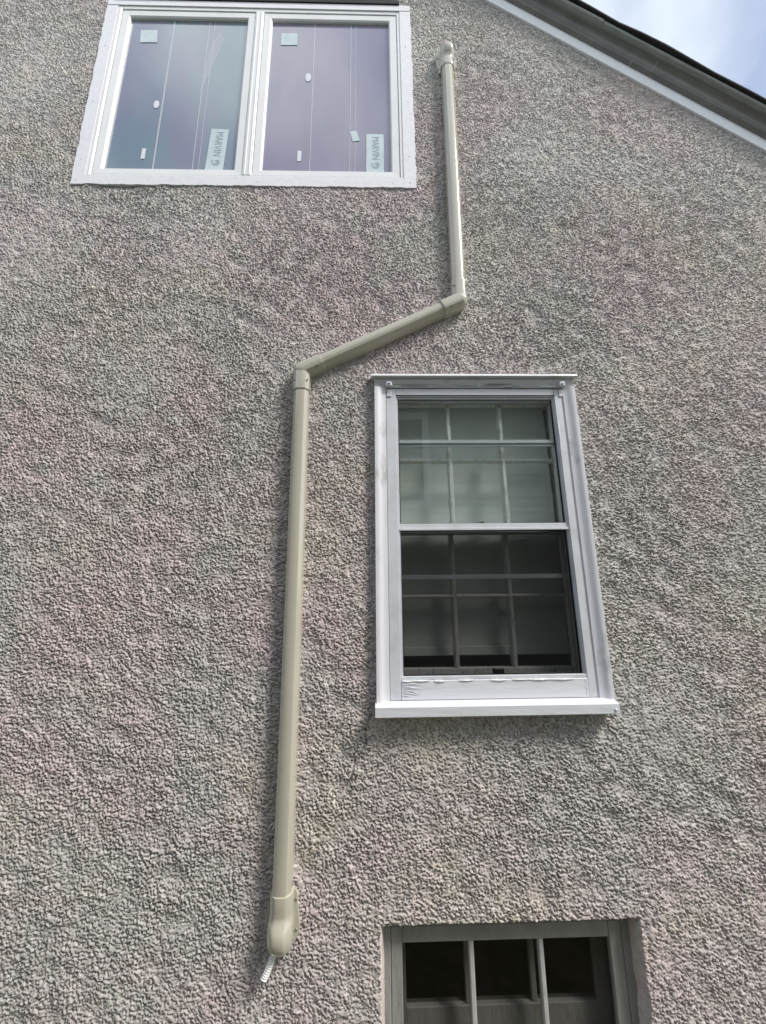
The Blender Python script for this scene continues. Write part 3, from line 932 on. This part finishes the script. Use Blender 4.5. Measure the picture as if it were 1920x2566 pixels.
def wall_cap(c, sgn):
    """bulged inlet cap: the duct enters at c, the cap turns into the wall in direction sgn along z"""
    m_ = MB()
    rings = []
    #       t      half width  depth
    prof = [(-0.010, 0.0385, 0.0620), (0.000, 0.0390, 0.0630), (0.030, 0.0390, 0.0630), (0.048, 0.0388, 0.0610),
            (0.060, 0.0390, 0.0625), (0.074, 0.0400, 0.0700), (0.088, 0.0410, 0.0775), (0.105, 0.0416, 0.0825), (0.128, 0.0416, 0.0830),
            (0.148, 0.0412, 0.0795), (0.166, 0.0402, 0.0720), (0.180, 0.0385, 0.0610), (0.191, 0.0355, 0.0460), (0.1975, 0.0310, 0.0300), (0.2005, 0.0265, 0.0150), (0.201, 0.024, 0.004)]
    prof = [(t if t < 0.04 else 0.04 + (t - 0.04) * 0.80, w_, d_) for t, w_, d_ in prof]
    for t, w_, d_ in prof:
        k_ = w_ / 0.0335
        rg = []
        for s, o in full(0):
            oo = o / 0.0597 * d_ if o > 0 else o
            rg.append((c.x + s * k_, -oo, c.y + sgn * t))
        rings.append(rg)
    m_.loft(rings, 'duct')
    co = m_.build('wall_cap', None, pc, smooth=True, angle=50)
    r_ = MB()
    a = Vector((c.x, c.y - sgn * 0.0125))
    run(r_, a, a + Vector((0, sgn * 0.0022)), 0.0022, 'duct_edge')
    r_.build('rim', None, co, smooth=True, angle=24)
    fl_ = MB()
    out_ = [(-0.046, -0.005), (0.046, -0.005), (0.052, 0.010), (0.054, 0.05), (0.060, 0.09), (0.063, 0.125), (0.060, 0.150), (0.050, 0.172), (0.034, 0.192), (0.016, 0.205),
            (-0.016, 0.205), (-0.034, 0.192), (-0.050, 0.172), (-0.060, 0.150), (-0.063, 0.125), (-0.060, 0.09), (-0.054, 0.05), (-0.052, 0.010)]
    fl_.loft([[(c.x + x * q, y, c.y + sgn * z * 0.84) for x, z in out_] for y, q in ((0.004, 1.0), (-0.0085, 1.0), (-0.0115, 0.965))], 'duct')
    fo = fl_.build('flange', None, co, smooth=True, angle=30)
    for (sx, st_) in ((0.048, 0.022), (-0.048, 0.022), (0.051, 0.112), (-0.051, 0.112)):
        q = MB()
        q.loft([[(c.x + sx + r2 * math.cos(a_), y, c.y + sgn * st_ + r2 * math.sin(a_)) for a_ in [i * math.pi / 5 for i in range(10)]] for y, r2 in ((-0.010, .0042), (-0.0140, .0042), (-0.0155, .0028))], 'screw')
        q.build('screw', None, co, smooth=True)
    return co
wall_cap(Vector((0.4385, 4.685)), 1)
wall_cap(Vector((-0.3365, 0.655)), -1)

# ------------------------------------------------------------------ white corrugated drain hose
hz = MB()
A0, A1 = Vector((-0.350, -0.026, 0.515)), Vector((-0.384, -0.040, 0.428))
ax = (A1 - A0)
Ln = ax.length
ax.normalize()
e1 = ax.orthogonal().normalized()
e2 = ax.cross(e1)
rings = []
nr = 15
for i in range(nr * 8 + 1):
    t = i / (nr * 8)
    r_ = 0.0105 + 0.0012 * math.cos(i / 8 * 2 * math.pi)
    cc = A0 + ax * Ln * t + Vector((0.004 * math.sin(t * math.pi), 0, 0))
    rings.append([tuple(cc + e1 * r_ * math.cos(a) + e2 * r_ * math.sin(a)) for a in [j * math.pi / 10 for j in range(20)]])
for q, dt_ in ((0.0075, 0.0), (0.0065, -0.03)):
    cc = A0 + ax * (Ln + dt_)
    rings.append([tuple(cc + e1 * q * math.cos(a) + e2 * q * math.sin(a)) for a in [j * math.pi / 10 for j in range(20)]])
hz.loft(rings, 'hose', caps=True)
ho = hz.build('drain_hose', None, None, smooth=True, angle=60)
ho['label'] = 'short white corrugated drain hose poking out below the beige pipe cover'
ho['category'] = 'hose'

# ------------------------------------------------------------------ the house across the side yard (seen mirrored in the panes)
ND = -4.0
nb = empty('neighbouring_house', (-1.0, ND, 0), 'pale sided house across the side yard, mirrored in the window panes', 'house')
nw = MB()
nx0, nx1, nh = -9.0, 3.6, 4.7
pitch_ = 0.12
i = 0
z = 0.0
prof = []
while z < nh:
    prof += [(ND + 0.012, z), (ND, min(nh, z + pitch_))]
    z += pitch_
nw.loft([[(x, y, zz) for y, zz in prof] + [(x, ND - 7, nh), (x, ND - 7, 0)] for x in (nx0, nx1)], 'siding')
nw.build('wall', None, nb)
def nwin(xa, xb, za, zb):
    q = MB()
    frame4(q, xa, xb, za, zb, 0.11, 0.11, 0.12, 0.12, ND + 0.013, ND + 0.05, 'vinyl', 0.003)
    q.box(xa + .11, xb - .11, ND + 0.02, ND + 0.04, (za + zb) / 2 - .03, (za + zb) / 2 + .03, 'vinyl', 0.003)
    wo = q.build('window', None, nb)
    q = MB()
    q.box(xa + .1, xb - .1, ND + 0.014, ND + 0.018, za + .1, zb - .1, 'dark', 0)
    q.build('pane', None, wo)
nwin(-0.55, 0.88, 2.95, 4.55)
nwin(1.7, 2.6, 1.2, 2.6)
rf = MB()
rf.loft([[(nx0 - .2, ND + .3, nh + .005), (nx0 - .2, ND + .3, nh + .15), (nx0 - .2, ND - 7.3, nh + .4), (nx0 - .2, ND - 7.3, nh + .005)],
         [(nx1 + .2, ND + .3, nh + .005), (nx1 + .2, ND + .3, nh + .15), (nx1 + .2, ND - 7.3, nh + .4), (nx1 + .2, ND - 7.3, nh + .005)]], 'shingle')
rf.build('roof', None, nb)
